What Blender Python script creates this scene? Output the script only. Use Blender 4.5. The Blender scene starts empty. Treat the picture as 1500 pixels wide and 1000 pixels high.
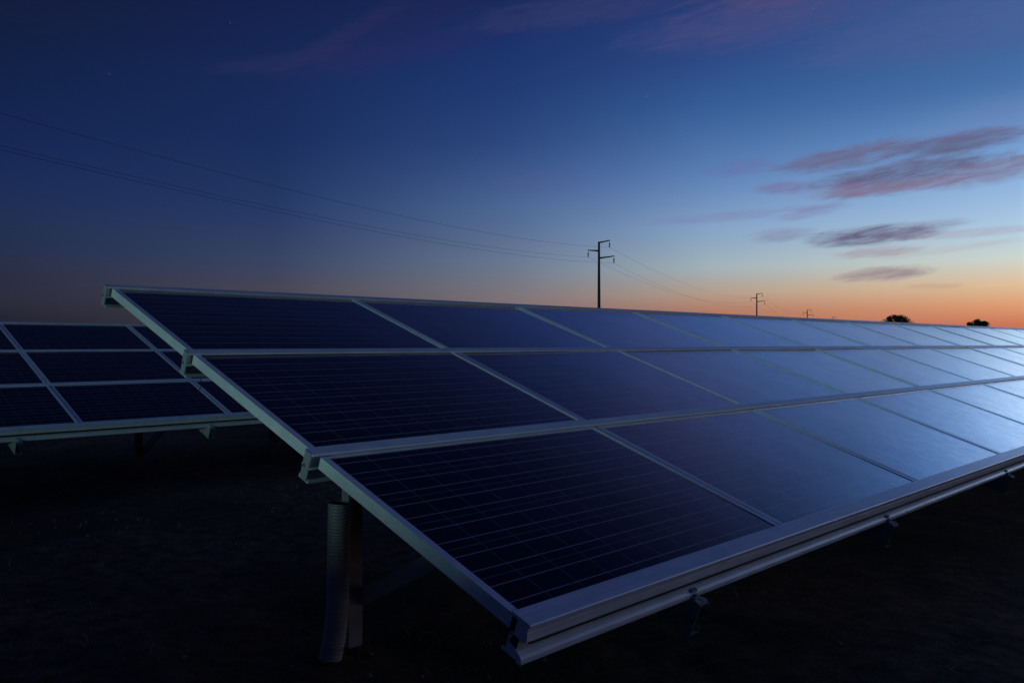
import bpy, bmesh, math, random
from mathutils import Vector, Matrix, noise
R = math.radians
S = bpy.context.scene
COL = S.collection
rnd = random.Random(7)

# ------------------------------------------------------------ camera
EYE = 1.58                                   # eye height over the ground
cd = bpy.data.cameras.new("camera"); cam = bpy.data.objects.new("camera", cd); COL.objects.link(cam)
cd.sensor_width = 36; cd.lens = 1198 * 36 / 1500; cd.shift_x = 0.1068
cd.clip_start = 0.05; cd.clip_end = 12000
cam.location = (0, 0, EYE); cam.rotation_euler = (R(90.15), 0, 0)
S.camera = cam
S.view_settings.view_transform = 'Standard'; S.view_settings.look = 'None'
S.view_settings.exposure = 0; S.view_settings.gamma = 1

# ------------------------------------------------------------ node helpers
def lin(c):
    return tuple(((x / 255) / 12.92 if x / 255 <= .04045 else ((x / 255 + .055) / 1.055) ** 2.4) for x in c) + (1,)

class NT:
    def __init__(s, t): s.t = t; s.n = t.nodes; s.l = t.links; s.n.clear()
    def put(s, sock, v):
        if isinstance(v, bpy.types.NodeSocket): s.l.new(v, sock)
        elif v is not None: sock.default_value = v
    def m(s, op, a, b=None, c=None, clamp=False):
        n = s.n.new('ShaderNodeMath'); n.operation = op; n.use_clamp = clamp
        s.put(n.inputs[0], a); s.put(n.inputs[1], b); s.put(n.inputs[2], c)
        return n.outputs[0]
    def mr(s, v, a, b, c=0., d=1., smooth=False):
        n = s.n.new('ShaderNodeMapRange')
        if smooth: n.interpolation_type = 'SMOOTHSTEP'
        s.put(n.inputs[0], v)
        for i, x in enumerate((a, b, c, d)): s.put(n.inputs[i + 1], x)
        return n.outputs[0]
    def mix(s, f, a, b, mode='MIX'):
        n = s.n.new('ShaderNodeMix'); n.data_type = 'RGBA'; n.blend_type = mode
        s.put(n.inputs[0], f); s.put(n.inputs[6], a); s.put(n.inputs[7], b)
        return n.outputs[2]
    def ramp(s, f, stops):
        n = s.n.new('ShaderNodeValToRGB'); e = n.color_ramp.elements
        while len(e) < len(stops): e.new(.5)
        for i, (p, c) in enumerate(stops): e[i].position = p
        for i, (p, c) in enumerate(stops): e[i].color = c
        s.put(n.inputs[0], f); return n.outputs[0]
    def noise(s, vec, scale, detail=3, rough=.5, dist=0):
        n = s.n.new('ShaderNodeTexNoise'); s.put(n.inputs['Vector'], vec)
        n.inputs['Scale'].default_value = scale; n.inputs['Detail'].default_value = detail
        n.inputs['Roughness'].default_value = rough; n.inputs['Distortion'].default_value = dist
        return n.outputs[0]
    def xyz(s, x, y, z=0.):
        n = s.n.new('ShaderNodeCombineXYZ')
        for i, v in enumerate((x, y, z)): s.put(n.inputs[i], v)
        return n.outputs[0]

# ------------------------------------------------------------ sky at dusk
W = bpy.data.worlds.new("World"); S.world = W; W.use_nodes = True
N = NT(W.node_tree)
tc = N.n.new('ShaderNodeTexCoord'); sp = N.n.new('ShaderNodeSeparateXYZ'); N.l.new(tc.outputs['Generated'], sp.inputs[0])
X, Y, Z = sp.outputs
el = N.m('MULTIPLY', N.m('ARCSINE', Z), 180 / math.pi)
az = N.m('MULTIPLY', N.m('ARCTAN2', X, Y), 180 / math.pi)          # 0 = straight ahead, + to the right
A0 = R(62)                                                          # where the sun went down
rx = N.m('SUBTRACT', N.m('MULTIPLY', X, math.cos(A0)), N.m('MULTIPLY', Y, math.sin(A0)))
ry = N.m('ADD', N.m('MULTIPLY', X, math.sin(A0)), N.m('MULTIPLY', Y, math.cos(A0)))
t = N.m('MULTIPLY', N.m('ABSOLUTE', N.m('ARCTAN2', rx, ry)), 180 / math.pi)
fe = N.m('SQRT', N.m('DIVIDE', N.m('MAXIMUM', el, 0.), 90.))
def R_(st, g=1.):
    return N.ramp(fe, [(math.sqrt(max(e, 0) / 90), tuple(math.sqrt(x * g) for x in lin(c)[:3]) + (1,)) for e, c in st])
UP = [(30, (13, 21, 52)), (46, (9, 16, 44)), (90, (26, 50, 118))]
SKY = [
 (0,   R_([(0, (120, 56, 44)), (1.2, (140, 82, 60)), (2.6, (175, 145, 115)), (4.5, (205, 205, 190)), (8, (180, 208, 235)), (13, (88, 128, 182)), (20, (50, 82, 136)), (32, (20, 36, 74)), (55, (9, 16, 46)), (90, (26, 50, 118))], 2.2)),
 (18,  R_([(0, (190, 84, 62)), (1.2, (208, 118, 88)), (2.1, (228, 158, 112)), (3.3, (232, 204, 166)), (4.8, (226, 232, 224)), (6.4, (220, 236, 244)), (8.7, (200, 224, 244)), (11.5, (118, 158, 208)), (14.4, (70, 110, 166)), (16.5, (56, 92, 148)), (20, (50, 78, 130)), (30, (20, 33, 70)), (45, (9, 16, 44)), (90, (26, 50, 118))], 2.1)),
 (25,  R_([(0, (185, 80, 65)), (1.1, (204, 118, 90)), (2.1, (221, 155, 113)), (3.3, (223, 190, 152)), (4.8, (205, 213, 205)), (6.4, (176, 204, 225)), (8.7, (146, 182, 223)), (11.5, (110, 152, 204)), (14.4, (72, 113, 169)), (16.5, (62, 100, 156)), (20, (64, 92, 148)), (30, (20, 33, 70)), (45, (9, 16, 44)), (90, (26, 50, 118))])),
 (41.4,R_([(0, (150, 88, 78)), (2.1, (176, 122, 102)), (3.3, (180, 156, 138)), (5, (162, 178, 185)), (7.7, (132, 162, 198)), (11.2, (90, 126, 180)), (15.4, (54, 92, 150)), (18.3, (44, 72, 132)), (22, (38, 60, 116)), UP[0], UP[1], UP[2]])),
 (54.4,R_([(0, (118, 84, 84)), (1.6, (126, 100, 102)), (3.2, (126, 116, 121)), (4.4, (116, 120, 134)), (5.8, (104, 120, 146)), (9.5, (76, 103, 149)), (13.8, (45, 72, 126)), (17, (33, 60, 116)), (20.1, (28, 50, 106)), (24, (23, 38, 84)), UP[0], UP[1], UP[2]])),
 (71,  R_([(0, (60, 54, 62)), (2.4, (64, 61, 71)), (3.9, (70, 70, 86)), (5.8, (56, 68, 99)), (9.5, (37, 57, 102)), (14, (26, 46, 94)), (18.4, (23, 41, 88)), (22.5, (20, 34, 78)), (30, (12, 19, 48)), UP[1], UP[2]])),
 (88,  R_([(0, (34, 33, 46)), (1.6, (36, 37, 52)), (2.7, (45, 44, 60)), (5.3, (40, 48, 74)), (7.9, (33, 48, 84)), (10.8, (26, 43, 87)), (12.9, (22, 39, 84)), (17, (18, 34, 72)), (20.8, (16, 28, 59)), (30, (11, 18, 44)), UP[1], UP[2]])),
 (180, R_([(0, (40, 40, 54)), (6, (28, 38, 64)), (20, (18, 28, 58)), (45, (16, 28, 66)), (90, (26, 50, 118))])),
]
colr = SKY[0][1]
for i in range(1, len(SKY)):
    colr = N.mix(N.mr(t, float(SKY[i - 1][0]), float(SKY[i][0])), colr, SKY[i][1])
colr = N.mix(1., colr, colr, 'MULTIPLY')          # the ramps hold square roots: smoother in between
# thin high clouds catching the last light: (x, y, half width, half height, tilt, strength, colour) measured, then turned into directions
def ang(x, y):
    return math.degrees(math.atan((x - 590) / 1198)), math.degrees(math.atan((503 - y) / math.hypot(1198, x - 590)))
nv = N.xyz(N.m('MULTIPLY', az, .20), N.m('ADD', N.m('MULTIPLY', el, .9), N.m('MULTIPLY', az, -.10)))
n1 = N.noise(nv, 1.3, 6, .66, .9)
n2 = N.noise(N.xyz(N.m('MULTIPLY', az, .5), N.m('ADD', N.m('MULTIPLY', el, 3.2), N.m('MULTIPLY', az, -.42))), 1.0, 6, .65, .5)
CL = [
 (1400, 209, 88, 13, .05, .95, (94, 94, 126)), (1240, 229, 88, 13, .12, .85, (106, 100, 132)),
 (1320, 257, 120, 19, .06, 1.0, (98, 98, 132)), (1450, 252, 110, 14, .10, .8, (124, 112, 142)), (1300, 274, 110, 9, .02, .7, (134, 116, 144)),
 (1270, 346, 75, 12, .06, 1.0, (104, 100, 130)), (1340, 338, 60, 8, .15, .6, (120, 108, 135)), (1440, 340, 90, 5, .03, .36, (168, 142, 158)),
 (1145, 344, 42, 8, .05, .42, (118, 110, 148)), (1060, 317, 120, 6, .04, .28, (122, 112, 158)), (1185, 312, 50, 7, .12, .45, (125, 112, 155)),
 (1290, 368, 55, 6, .05, .55, (160, 134, 145)), (1390, 365, 100, 4, .10, .22, (180, 150, 150)),
 (1292, 401, 60, 8, .05, .85, (150, 130, 140)), (1372, 419, 35, 4, 0, .45, (190, 150, 140)),
 (1085, 246, 48, 9, .05, .28, (110, 95, 145)), (1145, 275, 35, 7, 0, .5, (120, 98, 145)),
 (785, 268, 60, 14, 0, .22, (88, 88, 145)),
 (1110, 30, 170, 26, .05, .42, (84, 82, 128)), (850, 14, 150, 18, .05, .40, (64, 66, 112)), (1380, 50, 190, 34, -.03, .25, (92, 96, 150)), (1480, 175, 140, 26, .05, .18, (130, 124, 172)),
 (430, 88, 110, 10, .16, .45, (44, 46, 92)), (500, 55, 90, 12, .5, .45, (46, 46, 92)), (600, 75, 150, 14, .2, .3, (44, 44, 98)), (620, 18, 120, 30, .5, .30, (42, 38, 90)),
 (900, -130, 300, 50, .1, .35, (46, 48, 88)), (1350, -220, 420, 70, .0, .3, (56, 58, 104)), (1250, -70, 200, 40, .1, .5, (96, 78, 116)), (150, 20, 300, 30, .1, .15, (34, 34, 76)),
]
for (x, y, hw, hh, tl, st, cc) in CL:
    a0, e0 = ang(x, y)
    k = 57.3 / math.hypot(1198, x - 590)
    da = N.m('SUBTRACT', az, a0); de = N.m('SUBTRACT', el, e0)
    u = N.m('DIVIDE', da, hw * k * 1.15 * (1198 / math.hypot(1198, x - 590)))
    v = N.m('DIVIDE', N.m('SUBTRACT', de, N.m('MULTIPLY', da, tl)), hh * k * 1.25)
    d2 = N.m('ADD', N.m('MULTIPLY', u, u), N.m('MULTIPLY', v, v))
    b = N.m('SUBTRACT', 1., d2)
    b = N.m('ADD', b, N.m('MULTIPLY', N.m('SUBTRACT', N.m('ADD', N.m('MULTIPLY', n1, .62), N.m('MULTIPLY', n2, .38)), .5), 3.8))
    edge = N.m('MULTIPLY', N.mr(d2, 3.4, 1.0, 0., 1., True), N.mr(b, -.6, 1.25, 0., st, True))
    edge = N.m('MULTIPLY', edge, N.mr(n2, .3, .7, .75, 1.1))
    colr = N.mix(edge, colr, lin(cc))
# a few faint early stars
for (x, y) in ((337, 33), (160, 108), (948, 141), (1192, 12), (930, 196)):
    a0, e0 = ang(x, y); a0 = R(a0); e0 = R(e0)
    dv = (math.sin(a0) * math.cos(e0), math.cos(a0) * math.cos(e0), math.sin(e0))
    dt = N.m('ADD', N.m('ADD', N.m('MULTIPLY', X, dv[0]), N.m('MULTIPLY', Y, dv[1])), N.m('MULTIPLY', Z, dv[2]))
    colr = N.mix(N.mr(dt, math.cos(.0007), math.cos(.0002), 0., .15), colr, (.55, .6, .75, 1))
below = N.mr(el, -.3, -2.5)
colr = N.mix(below, colr, (.004, .004, .005, 1))
bg = N.n.new('ShaderNodeBackground'); N.put(bg.inputs[0], colr); bg.inputs[1].default_value = 1.0
wo = N.n.new('ShaderNodeOutputWorld'); N.l.new(bg.outputs[0], wo.inputs[0])

# ------------------------------------------------------------ greenish fill sun added for an unseen lamp at the left
YAW = R(41.11); TILT = R(20.17)
U = Vector((math.cos(YAW), math.sin(YAW), 0)); DH = Vector((math.sin(YAW), -math.cos(YAW), 0))
Lm = (-U + DH * .20 + Vector((0, 0, .040))).normalized()             # towards the light
sd = bpy.data.lights.new("side_fill", 'SUN'); sd.energy = .62; sd.angle = R(1.5); sd.color = (.50, .94, .88)
so = bpy.data.objects.new("side_fill", sd); COL.objects.link(so); so.rotation_euler = Lm.to_track_quat('Z', 'Y').to_euler()
so.location = (-20, -10, 20)

# ------------------------------------------------------------ materials
def mat(name, base=(.5, .5, .5), rough=.5, metal=0., fn=None, spec=.5):
    m = bpy.data.materials.new(name); m.use_nodes = True
    k = NT(m.node_tree)
    o = k.n.new('ShaderNodeOutputMaterial'); p = k.n.new('ShaderNodeBsdfPrincipled'); k.l.new(p.outputs[0], o.inputs[0])
    p.inputs['Base Color'].default_value = (*base, 1); p.inputs['Roughness'].default_value = rough
    p.inputs['Metallic'].default_value = metal; p.inputs['Specular IOR Level'].default_value = spec
    if fn: fn(k, p)
    return m
def bump(k, p, h, strength, dist):
    b = k.n.new('ShaderNodeBump'); b.inputs['Strength'].default_value = strength; b.inputs['Distance'].default_value = dist
    k.put(b.inputs['Height'], h); k.l.new(b.outputs[0], p.inputs['Normal'])
def objco(k):
    return k.n.new('ShaderNodeTexCoord').outputs['Object']
def geoco(k):
    return k.n.new('ShaderNodeNewGeometry').outputs['Position']

def f_alu(k, p):
    c = objco(k); n = k.noise(c, 9, 5, .6)
    st = k.n.new('ShaderNodeMapping'); st.inputs['Scale'].default_value = (1.5, 60, 60); k.l.new(c, st.inputs[0])
    s = k.noise(st.outputs[0], 2, 3)
    k.put(p.inputs['Base Color'], k.mix(k.mr(k.m('MULTIPLY', n, s), .12, .4), (.64, .66, .68, 1), (.86, .88, .90, 1)))
    k.put(p.inputs['Roughness'], k.mr(s, .3, .7, .34, .52))
M_alu = mat('anodised_aluminium', (.55, .56, .56), .42, .12, f_alu)
def grazing_sheen(m, lo, hi, pw, amount, rough=None, film=None):
    """surfaces turn mirror-like only at low angles: mix a glossy layer in by facing"""
    k = NT.__new__(NT); k.t = m.node_tree; k.n = k.t.nodes; k.l = k.t.links
    p = k.n['Principled BSDF']; o = k.n['Material Output']
    lw = k.n.new('ShaderNodeLayerWeight'); lw.inputs['Blend'].default_value = .5
    f = k.m('MULTIPLY', k.m('POWER', k.mr(lw.outputs['Facing'], lo, hi, 0., 1., True), pw), amount)
    if film: f = k.m('MULTIPLY', f, film(k))
    g = k.n.new('ShaderNodeBsdfGlossy'); g.inputs['Color'].default_value = (.97, .98, 1, 1)
    if rough is None:
        k.l.new(p.inputs['Roughness'].links[0].from_socket, g.inputs['Roughness']); k.l.new(p.inputs['Normal'].links[0].from_socket, g.inputs['Normal'])
    else: g.inputs['Roughness'].default_value = rough
    x = k.n.new('ShaderNodeMixShader'); k.put(x.inputs[0], f); k.l.new(p.outputs[0], x.inputs[1]); k.l.new(g.outputs[0], x.inputs[2]); k.l.new(x.outputs[0], o.inputs[0])
M_frame = mat('satin_module_frame', (.55, .56, .56), .42, .12, f_alu)
grazing_sheen(M_frame, .55, .95, 1.3, .85, .22)
grazing_sheen(M_alu, .62, .96, 1.4, .6, .30)
def f_galv(k, p):
    c = objco(k); v = k.n.new('ShaderNodeTexVoronoi'); k.l.new(c, v.inputs[0]); v.inputs['Scale'].default_value = 90
    n = k.noise(c, 14, 4)
    a = k.mix(k.mr(v.outputs['Distance'], 0., .6), (.12, .13, .13, 1), (.26, .28, .28, 1))
    k.put(p.inputs['Base Color'], k.mix(k.mr(n, .55, .72), a, (.14, .13, .11, 1)))
    k.put(p.inputs['Roughness'], k.mr(n, .3, .7, .38, .62))
M_galv = mat('galvanised_steel', (.3, .3, .3), .55, .3, f_galv)
M_cap = mat('zinc_plate', (.40, .43, .43), .5, .3)
def f_post(k, p):
    n = k.noise(objco(k), 6, 5)
    k.put(p.inputs['Base Color'], k.mix(k.mr(n, .35, .65), (.17, .16, .18, 1), (.32, .30, .33, 1)))
M_post = mat('weathered_dark_steel', (.1, .1, .1), .7, .2, f_post)
M_bolt = mat('zinc_bolt', (.62, .63, .62), .25, .9)
M_dark = mat('tie_black_and_shade', (.02, .02, .02), .7)  # black of the cable tie; also stands for shade at the bottom rail

PW, PH = 1.65, .985                              # module size
CELL = .1585
def f_glass(k, p):
    tcn = k.n.new('ShaderNodeTexCoord'); sx = k.n.new('ShaderNodeSeparateXYZ'); k.l.new(tcn.outputs['Object'], sx.inputs[0])
    oi = k.n.new('ShaderNodeObjectInfo'); rn = oi.outputs['Random']
    ux = k.m('SUBTRACT', sx.outputs[0], (PW - 10 * CELL) / 2)
    vy = k.m('ADD', sx.outputs[1], PH - (PH - 6 * CELL) / 2)
    cu = k.m('DIVIDE', ux, CELL); cv = k.m('DIVIDE', vy, CELL)
    fu = k.m('FRACT', cu); fv = k.m('FRACT', cv); iu = k.m('FLOOR', cu); iv = k.m('FLOOR', cv)
    def line(f, c, w):                            # 1 on a line at c, half width w (in cells)
        return k.m('LESS_THAN', k.m('ABSOLUTE', k.m('SUBTRACT', f, c)), w)
    gap = k.m('MAXIMUM', k.m('LESS_THAN', k.m('SUBTRACT', .5, k.m('ABSOLUTE', k.m('SUBTRACT', fu, .5))), .012),
                         k.m('LESS_THAN', k.m('SUBTRACT', .5, k.m('ABSOLUTE', k.m('SUBTRACT', fv, .5))), .012))
    bus = k.m('MAXIMUM', line(fv, .25, .0105), line(fv, .75, .0105))
    inside = k.m('MULTIPLY', k.m('MULTIPLY', k.m('GREATER_THAN', cu, 0.), k.m('LESS_THAN', cu, 10.)),
                             k.m('MULTIPLY', k.m('GREATER_THAN', cv, 0.), k.m('LESS_THAN', cv, 6.)))
    wn = k.n.new('ShaderNodeTexWhiteNoise'); wn.noise_dimensions = '3D'
    k.put(wn.inputs[0], k.xyz(iu, iv, k.m('MULTIPLY', rn, 57.)))
    vor = k.n.new('ShaderNodeTexVoronoi'); vor.inputs['Scale'].default_value = 70
    k.put(vor.inputs[0], k.xyz(k.m('ADD', sx.outputs[0], k.m('MULTIPLY', rn, 31.)), sx.outputs[1], k.m('MULTIPLY', wn.outputs[0], 9.)))
    vs = k.n.new('ShaderNodeSeparateColor'); k.l.new(vor.outputs['Color'], vs.inputs[0])
    a = k.mix(wn.outputs[0], (.0045, .0052, .019, 1), (.0080, .0045, .014, 1))
    a = k.mix(k.m('MULTIPLY', vs.outputs[0], .55), a, (.006, .009, .034, 1))
    a = k.mix(k.m('MULTIPLY', bus, .9), a, (.42, .40, .47, 1))
    a = k.mix(k.m('MULTIPLY', gap, .8), a, (.15, .155, .22, 1))
    a = k.mix(k.m('SUBTRACT', 1., inside), a, (.006, .007, .018, 1))
    # dust, more of it along the lower edge and in run marks down the slope
    pos = geoco(k)
    dn = k.noise(pos, 2.2, 6, .62)
    mp = k.n.new('ShaderNodeMapping'); mp.inputs['Scale'].default_value = (46, 3.2, 1); k.l.new(tcn.outputs['Object'], mp.inputs[0])
    run = k.noise(mp.outputs[0], 1, 4, .6)
    dust = k.m('ADD', k.mr(dn, .42, .75, 0., .020), k.mr(run, .5, .8, 0., .016))
    a = k.mix(dust, a, (.30, .30, .36, 1))
    k.put(p.inputs['Base Color'], a)
    k.put(p.inputs['Roughness'], k.m('ADD', k.mr(dn, .3, .7, .09, .15), k.mr(run, .45, .8, 0., .08)))
    fine = k.noise(tcn.outputs['Object'], 190, 2, .6)
    mid = k.noise(k.xyz(k.m('ADD', sx.outputs[0], k.m('MULTIPLY', rn, 40.)), sx.outputs[1]), 3.0, 2)
    rip = k.noise(mp.outputs[0], 2.2, 3, .6)
    bump(k, p, k.m('ADD', k.m('ADD', k.m('MULTIPLY', fine, .00026), k.m('MULTIPLY', rip, .0006)), k.m('MULTIPLY', mid, .0016)), 1.0, 1.0)
M_glass = mat('solar_cells_under_glass', (.01, .01, .03), .15, 0, f_glass)
def dusty(k):                                     # film of dust and dried dew dulls the sheen in patches and grains
    pos = k.n.new('ShaderNodeNewGeometry').outputs['Position']
    return k.m('MULTIPLY', k.mr(k.noise(pos, 1.6, 5, .65), .35, .65, .93, 1.04), k.m('MULTIPLY', k.mr(k.noise(pos, 60, 3, .7), .35, .62, .86, 1.04), k.mr(k.noise(pos, 11, 4, .6), .38, .62, .93, 1.03)))
grazing_sheen(M_glass, .50, .94, 1.6, .98, None, dusty)
M_glass.node_tree.nodes['Principled BSDF'].inputs['Specular IOR Level'].default_value = .28
M_back = mat('white_backsheet', (.5, .5, .5), .6)

def f_ground(k, p):
    c = geoco(k)
    a = k.noise(c, .35, 6, .6); b = k.noise(c, 7, 8, .72); d = k.noise(c, 38, 6, .7)
    q = k.mix(k.mr(b, .35, .65), (.046, .030, .020, 1), (.23, .165, .12, 1))
    q = k.mix(k.mr(a, .45, .6), q, (.045, .044, .030, 1))
    q = k.mix(k.mr(d, .60, .72), q, (.40, .32, .25, 1))
    k.put(p.inputs['Base Color'], q)
    bump(k, p, k.m('ADD', k.m('MULTIPLY', b, .05), k.m('MULTIPLY', d, .02)), 1., 1.)
M_ground = mat('dry_soil', (.04, .03, .025), .95, 0, f_ground, .1)
def f_grass(k, p):
    n = k.noise(geoco(k), 5, 3)
    k.put(p.inputs['Base Color'], k.mix(k.mr(n, .35, .65), (.20, .18, .13, 1), (.48, .44, .34, 1)))
M_grass = mat('dry_stubble', (.1, .09, .06), .9, 0, f_grass, .2)
def f_leaf(k, p):
    n = k.noise(geoco(k), 1.2, 3)
    k.put(p.inputs['Base Color'], k.mix(k.mr(n, .35, .65), (.006, .010, .005, 1), (.020, .028, .012, 1)))
M_leaf = mat('dark_foliage', (.02, .03, .01), .8, 0, f_leaf, .2)
M_bark = mat('bark', (.03, .022, .016), .9)
def f_conc(k, p):
    n = k.noise(objco(k), 4, 5)
    k.put(p.inputs['Base Color'], k.mix(n, (.012, .014, .017, 1), (.028, .031, .034, 1)))
M_mast = mat('weathered_mast_steel', (.04, .045, .05), .6, .3, f_conc, .3)
M_ins = mat('brown_insulator', (.035, .03, .03), .35)
M_wire = mat('conductor_wire', (.05, .05, .055), .5, .5)
def f_pipe(k, p):
    n = k.noise(objco(k), 12, 4)
    k.put(p.inputs['Base Color'], k.mix(n, (.26, .24, .25, 1), (.40, .37, .38, 1)))
M_pipe = mat('corrugated_plastic', (.2, .18, .18), .45, 0, f_pipe)
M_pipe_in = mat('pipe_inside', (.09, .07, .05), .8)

# ------------------------------------------------------------ mesh helpers
class MB:
    def __init__(s): s.v = []; s.f = []
    def add(s, vs, fs):
        o = len(s.v); s.v += [tuple(x) for x in vs]; s.f += [[i + o for i in f] for f in fs]; return s
    def box(s, x0, x1, y0, y1, z0, z1):
        vs = [(x, y, z) for x in (x0, x1) for y in (y0, y1) for z in (z0, z1)]
        return s.add(vs, [(0, 1, 3, 2), (4, 6, 7, 5), (0, 4, 5, 1), (2, 3, 7, 6), (0, 2, 6, 4), (1, 5, 7, 3)])
    def extr(s, prof, fn, a, b):
        """closed outline prof of (p,q), run from a to b; fn(t,p,q) gives the point"""
        n = len(prof); vs = [fn(a, *q) for q in prof] + [fn(b, *q) for q in prof]
        return s.add(vs, [(i, (i + 1) % n, n + (i + 1) % n, n + i) for i in range(n)] + [list(range(n))[::-1], list(range(n, 2 * n))])
    def tube(s, pts, rad, seg=8, caps=True):
        rings = []
        for i, p in enumerate(pts):
            p = Vector(p); q0 = Vector(pts[max(i - 1, 0)]); q1 = Vector(pts[min(i + 1, len(pts) - 1)])
            d = (q1 - q0).normalized(); a = d.cross(Vector((0.01, .02, 1))) if abs(d.z) < .98 else d.cross(Vector((0, 1, 0)))
            a.normalize(); b = d.cross(a); r = rad[i] if isinstance(rad, (list, tuple)) else rad
            rings.append([p + (a * math.cos(2 * math.pi * j / seg) + b * math.sin(2 * math.pi * j / seg)) * r for j in range(seg)])
        vs = [v for r_ in rings for v in r_]; fs = []
        for i in range(len(pts) - 1):
            for j in range(seg): fs.append((i * seg + j, i * seg + (j + 1) % seg, (i + 1) * seg + (j + 1) % seg, (i + 1) * seg + j))
        if caps: fs += [list(range(seg))[::-1], list(range((len(pts) - 1) * seg, len(pts) * seg))]
        return s.add(vs, fs)
    def data(s, name, m, smooth=False):
        me = bpy.data.meshes.new(name); me.from_pydata(s.v, [], s.f); me.update()
        bm = bmesh.new(); bm.from_mesh(me); bmesh.ops.recalc_face_normals(bm, faces=bm.faces); bm.to_mesh(me); bm.free()
        me.materials.append(m)
        if smooth: me.polygons.foreach_set('use_smooth', [True] * len(me.polygons))
        return me
    def build(s, name, m, parent=None, smooth=False, loc=(0, 0, 0), rot=(0, 0, 0)):
        return link(name, s.data(name, m, smooth), parent, loc, rot)
def link(name, me, parent=None, loc=(0, 0, 0), rot=(0, 0, 0)):
    o = bpy.data.objects.new(name, me); COL.objects.link(o); o.parent = parent; o.location = loc; o.rotation_euler = rot
    return o
def tag(o, label=None, cat=None, group=None, kind=None):
    if label: o['label'] = label
    if cat: o['category'] = cat
    if group: o['group'] = group
    if kind: o['kind'] = kind
    return o

# ------------------------------------------------------------ ground
def gh(x, y):
    f = max(0., 1 - math.hypot(x, y) / 60)
    return f * (.05 * noise.noise(Vector((x * .5, y * .5, 0))) + .035 * noise.noise(Vector((x * 2.3, y * 2.3, 3))) + .02 * noise.noise(Vector((x * 7, y * 7, 5))))
n = 240; cs = [math.sinh(i / n * 8.2) / math.sinh(8.2) * 6000 for i in range(-n, n + 1)]
vs = [(x, y, gh(x, y)) for y in cs for x in cs]; m_ = 2 * n + 1
g = MB(); g.add(vs, [(j * m_ + i, j * m_ + i + 1, (j + 1) * m_ + i + 1, (j + 1) * m_ + i) for j in range(2 * n) for i in range(2 * n)])
tag(g.build('ground', M_ground, smooth=True), 'dark bare soil of the solar field at dusk', None, None, 'structure')
g = MB()
for i in range(16000):
    a = rnd.uniform(-.9, 1.0); r = 1.4 + 14 * rnd.random() ** 1.6
    x, y = r * math.sin(a), r * math.cos(a)
    if noise.noise(Vector((x * .9, y * .9, 9))) < -.05 and rnd.random() < .8: continue
    z = gh(x, y) - .005; t_ = rnd.uniform(0, 6.28); h = rnd.uniform(.01, .06) * (1.6 if rnd.random() < .04 else 1); w = rnd.uniform(.001, .0022); le = rnd.uniform(.2, 1.6) * h
    if rnd.random() < .35: le = rnd.uniform(.05, .16); h *= .25
    dx, dy = math.cos(t_), math.sin(t_); px, py = -dy * w, dx * w
    g.add([(x - px, y - py, z), (x + px, y + py, z), (x + dx * le * .5 + px * .7, y + dy * le * .5 + py * .7, z + h * .7), (x + dx * le * .5 - px * .7, y + dy * le * .5 - py * .7, z + h * .7), (x + dx * le, y + dy * le, z + h * .9)],
          [(0, 1, 2, 3), (3, 2, 4)])
tag(g.build('grass', M_grass), 'sparse dry stubble and weeds scattered over the dark soil', 'grass', None, 'stuff')

g = MB()
for i in range(420):
    a = rnd.uniform(-.8, 1.0); q = 1.5 + 11 * rnd.random() ** 1.5; x, y = q * math.sin(a), q * math.cos(a); z = gh(x, y); k = rnd.uniform(.004, .018)
    pts = [(x + dx * k * rnd.uniform(.6, 1.2), y + dy * k * rnd.uniform(.6, 1.2), z + dz * k * rnd.uniform(.4, .8)) for dx, dy, dz in ((1, 0, 0), (0, 1, 0), (-1, 0, 0), (0, -1, 0), (0, 0, 1), (0, 0, -1))]
    g.add(pts, [(0, 1, 4), (1, 2, 4), (2, 3, 4), (3, 0, 4), (1, 0, 5), (2, 1, 5), (3, 2, 5), (0, 3, 5)])
M_stone = mat('pale_stone', (.26, .25, .23), .8)
tag(g.build('gravel', M_stone), 'loose small stones lying on the dark soil', 'gravel', None, 'stuff')

# ------------------------------------------------------------ solar tables
PU, PV = 1.665, 1.02
ROWV = (.018, 1.022, 2.075); RAILV = (.006, 1.0125, 2.041, 3.078)
PX = 0                             # pitch of the modules along and down the table
# one module: local x along the table, y up the slope, z out of the glass; origin at its top left corner
FW = .030; FD = .045
fprof = [(0, 0), (FW, 0), (FW, -.003), (FW - .004, -.006), (.004, -.006), (.004, -.041), (.028, -.041), (.028, -FD), (0, -FD),
         (0, -.037), (.0015, -.036), (.0015, -.032), (0, -.031), (0, -.024), (.0015, -.023), (.0015, -.019), (0, -.018), (0, -.010), (.0018, -.009), (.0018, -.005), (0, -.004)]
g = MB()
g.extr(fprof, lambda t_, a, b: (a, t_, b), -PH, 0)
g.extr(fprof, lambda t_, a, b: (PW - a, t_, b), -PH, 0)
FH = .012; hprof = [(FH if abs(a - FW) < 1e-6 else (FH - .004 if abs(a - FW + .004) < 1e-6 else a), b) for a, b in fprof]
g.extr(hprof, lambda t_, a, b: (t_, -a, b), FW + .0005, PW - FW - .0005)
g.extr(hprof, lambda t_, a, b: (t_, -PH + a, b), FW + .0005, PW - FW - .0005)
me_frame = g.data('panel_frame', M_frame)
g = MB(); g.box(.006, PW - .006, -PH + .006, -.006, -.0075, -.0035)
me_glass = g.data('solar_panel', M_glass)

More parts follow.
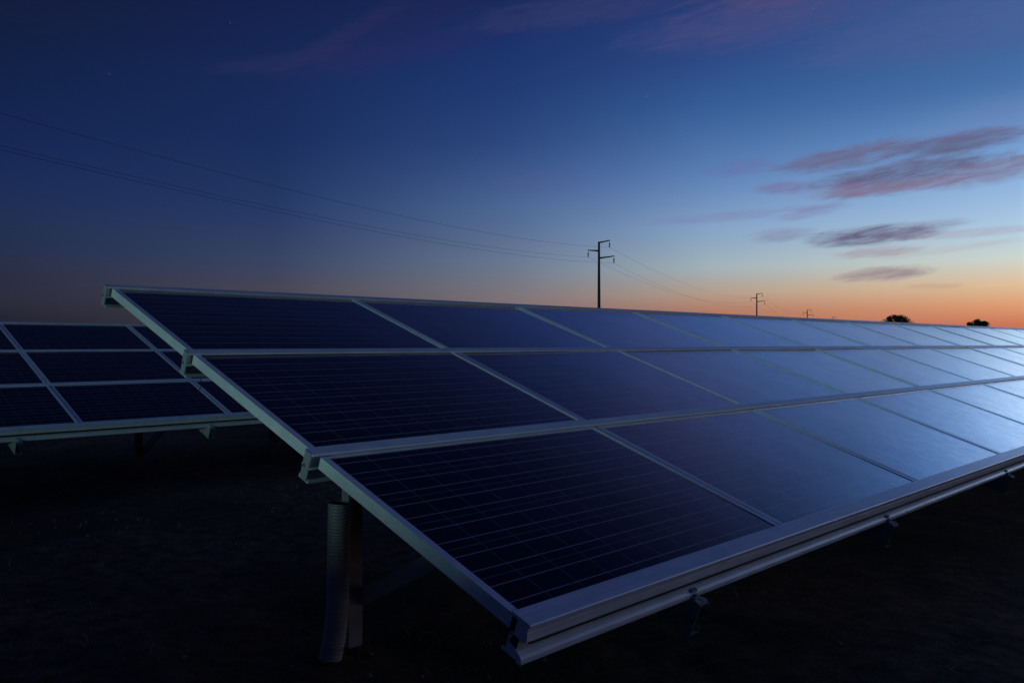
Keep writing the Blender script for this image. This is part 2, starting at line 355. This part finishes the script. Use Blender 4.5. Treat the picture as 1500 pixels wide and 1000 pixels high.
# rail profiles in (v down the slope, n out of the glass)
RAIL_MID = [(-.030, .001), (-.030, .006), (-.028, .008), (.024, .008), (.027, .006), (.027, .001), (.003, .001), (.003, -.047), (.028, -.047), (.028, -.052), (.003, -.052), (.003, -.098),
            (.026, -.098), (.026, -.090), (.030, -.090), (.030, -.105), (-.030, -.105), (-.030, -.090), (-.026, -.090), (-.026, -.098), (-.003, -.098), (-.003, -.052), (-.028, -.052), (-.028, -.047), (-.003, -.047), (-.003, .001)]
RAIL_LOW = [(-.030, .001), (-.030, .009), (-.027, .011), (.038, .011), (.042, .008), (.042, .003), (.0375, .001), (.0385, -.012), (.0365, -.013), (.0365, -.015), (.039, -.016), (.0445, -.037), (.0440, -.042), (.038, -.0450),
            (-.016, -.0465), (-.016, -.074), (-.004, -.0765), (.010, -.0795), (.024, -.0840), (.036, -.0895), (.0455, -.0960), (.0455, -.0985), (.0430, -.0995), (.0430, -.1015), (.0470, -.1025), (.0480, -.111), (.045, -.1145), (.030, -.1145), (.030, -.109), (-.030, -.109), (-.030, -.101), (-.018, -.101), (-.018, -.047), (-.003, -.047), (-.003, .001)]
C_RAFT = [(-.03, 0), (.03, 0), (.03, -.018), (.026, -.018), (.026, -.004), (-.026, -.004), (-.026, -.116), (.026, -.116), (.026, -.102), (.03, -.102), (.03, -.12), (-.03, -.12)]
C_POST = [(-.05, -.03), (.05, -.03), (.05, -.01), (.046, -.01), (.046, -.026), (-.046, -.026), (-.046, .026), (.046, .026), (.046, .01), (.05, .01), (.05, .03), (-.05, .03)]
me_cap = MB().box(-.0355, -.031, -.022, .018, -.102, .009).box(-.031, -.012, .013, .018, -.030, -.004).data('end_cap', M_cap)

def bolt(mb, p, ax, r=.008, h=.006):
    p = Vector(p); ax = Vector(ax); mb.tube([p, p + ax * h], r, 6); mb.tube([p - ax * .001, p + ax * .0016], r * 1.7, 12)
def solar_array(name, u0, k0, k1, origin, rafters, label):
    root = bpy.data.objects.new(name, None); COL.objects.link(root)
    root.location = (origin[0], origin[1], 0); root.rotation_euler = (0, 0, YAW); zo = origin[2]
    tag(root, label, 'solar array', 'rows of tilted solar panels')
    T = (TILT, 0, 0); O = (0, 0, zo)
    ct, st = math.cos(TILT), math.sin(TILT)
    def P(u, v, nn): return Vector((u, -v * ct - nn * st, zo - v * st + nn * ct))
    sl = lambda u, v, nn: (u, -v, nn)
    ju = random.Random(3)
    for r_ in range(3):
        for k in range(k0, k1):
            du = u0 + k * PU + ju.uniform(-.004, .004) + ((-.02 if r_ == 0 else 0.0) if k >= 1 and k0 == 0 else 0)
            p = link('solar_panel', me_glass, root, P(du, ROWV[r_], ju.uniform(-.0012, 0)), (TILT + ju.uniform(-.002, .002), ju.uniform(-.0028, .0028), 0))
            link('panel_frame', me_frame, p)
    ua, ub = u0 + k0 * PU - .031, u0 + k1 * PU + .015
    for r_ in range(4):
        prof = RAIL_LOW if r_ == 3 else RAIL_MID
        MB().extr(prof, lambda t_, a, b: (t_, -a - RAILV[r_], b), ua if r_ < 3 else ua + .022, ub).build('rail', M_alu, root, loc=O, rot=T)
        if r_ == 3: MB().box(ua + .05, ub - .01, -.0372 - RAILV[3], -.012 - RAILV[3], -.0590, -.0455).build('recess_shade_strip', M_dark, root, loc=O, rot=T)  # dark strip added for the shade in the recess under the upper lip
        c = link('end_cap', me_cap, root, P(ua + .031, RAILV[r_], 0), T)  # on the bottom rail it only stands for shade in the hollow end
        bb = MB(); bolt(bb, (-.036, .004, -.046), (-1, 0, 0), .0045); bolt(bb, (-.012, -.005, -.078), (0, -1, 0), .006)
        bb.build('bolt', M_bolt, c)
        if r_ == 3: c.location = P(ua + .060, RAILV[r_] - .006, 0); c.material_slots[0].link = 'OBJECT'; c.material_slots[0].material = M_dark  # bottom cap blackened to stand for shade in the hollow rail end
    for ur in rafters:
        MB().extr(C_RAFT, lambda t_, a, b: (ur + a, -t_, b - .109), -.05, 3.170).build('rafter', M_galv, root, loc=O, rot=T)
        for r_ in range(4):
            cl = MB(); v = RAILV[r_] + .052
            cl.box(ur - .018, ur + .018, -v - .012, -v + .014, -.109, -.103).box(ur - .018, ur + .018, -v + .008, -v + .0215, -.1028, -.085).box(ur - .030, ur - .006, -v - .030, -v - .0125, -.1088, -.1045).box(ur + .004, ur + .030, -v - .030, -v - .0125, -.1088, -.1045)
            bolt(cl, (ur, -v + .001, -.103), (0, 0, 1), .007, .008)
            cl.build('rail_clamp', M_cap, root, loc=O, rot=T)
        # post under the upper third, a brace forward to the rafter
        h = .95; zt = zo - .115 / ct - h * math.tan(TILT) + .03
        MB().extr(C_POST, lambda t_, a, b: (ur + a * .9 + .01, -h + b, t_), -.3, zt - .02).build('post', M_post, root)
        a = Vector((ur + .058, -h - .02, zo - 1.640)); b_ = P(ur + .045, 2.36, -.20)
        d = (b_ - a).normalized(); sid = Vector((1, 0, 0)); upv = sid.cross(d)
        def fr(t_, pa, pb): return a + d * t_ + sid * pa + upv * pb
        L = (b_ - a).length
        MB().extr([(-.012, -.04), (.018, -.04), (.018, -.026), (.015, -.026), (.015, -.037), (-.009, -.037), (-.009, .037), (.015, .037), (.015, .026), (.018, .026), (.018, .04), (-.012, .04)], fr, -.03, L).build('brace', M_cap, root)
    return root
FO = (-1.576, 4.419, .306 + EYE)
RO = (-5.077, 10.285, .262 + EYE)
raf = [.90, 2.74, 4.93] + [4.93 + 2.0 * i for i in range(1, 13)]
front = solar_array('solar_array', 0, 0, 17, FO, raf, 'long near table of three panel rows running from the left foreground off to the right')
rear = solar_array('solar_array', 0, -4, 13, RO, [-6.6 + 2.0 * i for i in range(14)], 'farther table of dark panels at the left edge, partly hidden behind the near one')

# unseen row added behind the camera to block low side light near the ground
BO = (-1.576 + DH.x * 6.72, 4.419 + DH.y * 6.72, .306 + EYE)
back = solar_array('solar_array', .4, -30, -2, BO, [-49 + 2.0 * i for i in range(23)], 'unseen row of panels added behind the viewer to block low side light')

# unseen table added far left, shading the rear table's posts from the side light
NO = FO
left = solar_array('solar_array', .0, -27, -15, NO, [-44 + 2.0 * i for i in range(10)], 'unseen table added across the gap to the left to shade the rear posts')

# ------------------------------------------------------------ conduit beside the first post, a loose cable end
def corr(path, r, pitch, name, m):
    pts = []; rad = []; acc = 0
    L = [0]
    for i in range(1, len(path)): L.append(L[-1] + (Vector(path[i]) - Vector(path[i - 1])).length)
    k = 0; n_ = int(L[-1] / (pitch / 4))
    for i in range(n_ + 1):
        s = L[-1] * i / n_
        while k < len(L) - 2 and L[k + 1] < s: k += 1
        f = (s - L[k]) / (L[k + 1] - L[k]); pts.append(Vector(path[k]).lerp(Vector(path[k + 1]), f))
        rad.append(r + (.004 if (i % 4) in (1, 2) else -.0045))
    g_ = MB(); g_.tube(pts, rad, 28, False); return g_, pts
gx, gy = -.352, 4.104
path = []
for i in range(25):
    s = i / 24; z = -.12 + s * (EYE - .80 + .12)
    bend = max(0, .34 - z); path.append((-.318 - .38 * bend ** 2 - .006 * math.sin(s * 3), 4.10 + .01 * s, z))
g_, pts = corr(path, .0535, .0165, 'conduit', M_pipe)
pipe = g_.build('corrugated_pipe', M_pipe, smooth=False)
tag(pipe, 'open ribbed plastic conduit rising from the soil beside the first post', 'pipe')
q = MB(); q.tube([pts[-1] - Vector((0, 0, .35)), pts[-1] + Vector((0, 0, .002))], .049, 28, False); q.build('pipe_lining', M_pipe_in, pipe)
ct, st = math.cos(TILT), math.sin(TILT)
def PW_(u, v, nn, o=FO):
    return Vector((o[0], o[1], o[2])) + U * u + DH * (v * ct + nn * st) + Vector((0, 0, -v * st + nn * ct))
c0 = PW_(.06, 1.02, -.106)
w = MB(); w.tube([c0, c0 + Vector((-.004, 0, -.02)), c0 + Vector((.004, .0, -.045)), c0 + Vector((-.010, 0, -.065)), c0 + Vector((-.018, 0, -.085)), c0 + Vector((-.020, 0, -.10))], .0022, 6)
tag(w.build('cable_tie', M_dark, smooth=True), 'short black tie end dangling under the second rail of the near table', 'cable tie')

# ------------------------------------------------------------ medium-voltage line
def at(px, Yd, py=None):
    return Vector(((px - 589.7) / 1198 * Yd, Yd, EYE + ((503.1 - py) / 1198 * Yd if py is not None else 0)))
PYL = [(877.4, 112., 354, 'nearest tall power pylon above the near panels'), (1108.5, 230., 430, 'second power pylon, about half as tall in view as the nearest'),
       (1182.5, 332., 453.5, 'third, small power pylon just above the far panel edge'), (1220., 425., 464, 'tiny farthest pylon, only its top showing over the panels')]
LD = Vector((.525, .851, 0)).normalized(); PD = Vector((LD.y, -LD.x, 0))
tips = []
def pylon(base, H, label):
    root = bpy.data.objects.new('power_pylon', None); COL.objects.link(root); root.location = (base.x, base.y, 0)
    root.rotation_euler = (0, 0, math.atan2(PD.y, PD.x))
    tag(root, label, 'power pylon', 'power pylons along the overhead line')
    MB().tube([(0, 0, -.5), (0, 0, H * .5), (0, 0, H)], [.25, .20, .14], 14).build('mast', M_mast, root, True)
    out = []
    for sx, dz, L in ((1, 0, 1.50), (-1, 1.16, 1.55), (1, 2.16, 2.10)):
        z = H - dz; g_ = MB()
        pr = [(.08, z - .20), (.08, z + .04 if dz else z), (L, z + .14), (L, z + .02)]
        g_.extr([(sx * a, b) for a, b in pr], lambda t_, a, b: (a, t_, b), -.085, .085)
        g_.box(*sorted((sx * (L - .05), sx * (L + .03))), -.03, .03, z + .0, z + .16)
        arm = g_.build('cross_arm', M_mast, root)
        i_ = MB(); zz = z + .0; pts_ = []; rd = []
        for q_ in range(7):
            for (a, r_) in ((0, .035), (.02, .11), (.05, .10), (.07, .035)):
                pts_.append((sx * (L - .03), 0, zz - .22 - q_ * .085 - a)); rd.append(r_)
        i_.tube(pts_, rd, 10); i_.tube([(sx * (L - .03), 0, zz + .02), (sx * (L - .03), 0, zz - .24)], .015, 6)
        i_.box(sx * (L - .03) - .04, sx * (L - .03) + .04, -.09, .09, zz - .90, zz - .83)
        i_.build('insulator', M_ins, root, True)
        out.append(Vector((base.x, base.y, 0)) + PD * sx * (L - .03) + Vector((0, 0, zz - .88)))
    return out
for px, Yd, py, lab in PYL:
    b = at(px, Yd, py); tips.append(pylon(b, b.z, lab))
prev = [p - LD * 138.5 + Vector((0, 0, 0.0)) for p in tips[0]]
last = [p + (tips[3][i] - tips[2][i]) for i, p in enumerate(tips[3])]
chain = [prev] + tips + [last]
SPN = ['from the left edge to the nearest pylon', 'between the nearest and second pylons', 'between the second and third pylons', 'between the third and farthest pylons', 'beyond the farthest pylon']
WN = ['upper', 'left lower', 'right lower']
for i in range(5):
    for j in range(3):
        a, b = chain[i][j], chain[i + 1][j]; sag = 2.5 + .1 * j if i else (3.0, 2.45, 2.6)[j]
        rad_ = (.010, .010, .016, .02, .02)[i]
        g_ = MB(); g_.tube([a.lerp(b, q_ / 40) - Vector((0, 0, 4 * sag * (q_ / 40) * (1 - q_ / 40))) for q_ in range(41)], rad_, 5)
        tag(g_.build('power_line', M_wire, smooth=True), WN[j] + ' overhead wire ' + SPN[i], 'power line', 'overhead wires')

# ------------------------------------------------------------ far trees
def tree(px, Yd, ptop, wid, label, seed, lop=0, name='tree'):
    r = random.Random(seed); base = at(px, Yd); top = at(px, Yd, ptop).z
    root = bpy.data.objects.new(name, None); COL.objects.link(root); root.location = (base.x, base.y, 0)
    tag(root, label, name, 'far trees' if name == 'tree' else None)
    g_ = MB(); g_.tube([(0, 0, -.3), (.1, 0, top * .25), (0, .1, top * .6)], [.32, .24, .10], 10)
    for k in range(6):
        a = k * 1.05; g_.tube([(0, 0, top * .25 + .2 * k), (math.cos(a) * wid * .3, math.sin(a) * wid * .3, top * .6 + .1 * k)], [.11, .04], 6)
    g_.build('trunk', M_bark, root, True)
    lobes = []
    for k in range(30):
        a = r.uniform(0, 6.28); rr = wid * .5 * math.sqrt(r.random()) * .75; hz = top * (.45 + .47 * r.random() ** .7 * (1 - .40 * (rr / (wid * .5)) ** 2))
        lobes.append((math.cos(a) * rr + lop * (hz / top - .5), math.sin(a) * rr, hz, r.uniform(.07, .21) * wid))
    lobes.append((lop * .3, 0, top - .12 * wid, .12 * wid))
    g_ = MB()
    for (cx, cy, cz, cr) in lobes:
        for q_ in range(330):
            v = Vector((r.gauss(0, 1), r.gauss(0, 1), r.gauss(0, 1))).normalized() * cr * (r.random() ** .4) * r.uniform(.8, 1.12)
            c = Vector((cx, cy, cz)) + Vector((v.x, v.y, v.z * .85)); s_ = r.uniform(.09, .24)
            if c.z > top: continue
            a = Vector((r.gauss(0, 1), r.gauss(0, 1), r.gauss(0, 1))).normalized(); b = a.cross(Vector((r.gauss(0, 1), r.gauss(0, 1), r.gauss(0, 1)))).normalized()
            g_.add([c - a * s_, c + b * s_ * .5, c + a * s_, c - b * s_ * .5], [(0, 1, 2, 3)])
    me = bpy.data.meshes.new('crown'); me.from_pydata(g_.v, [], g_.f); me.materials.append(M_leaf); link('crown', me, root)
tree(1312, 250., 459.8, 8.2, 'dark rounded tree left of the two on the far horizon', 4)
tree(1432, 260., 465.6, 9.0, 'dark rounded tree on the far horizon near the right edge', 9, .0)
tree(1324.5, 250., 467.5, 1.7, 'small dark bush close against the left far tree', 12, name='bush')
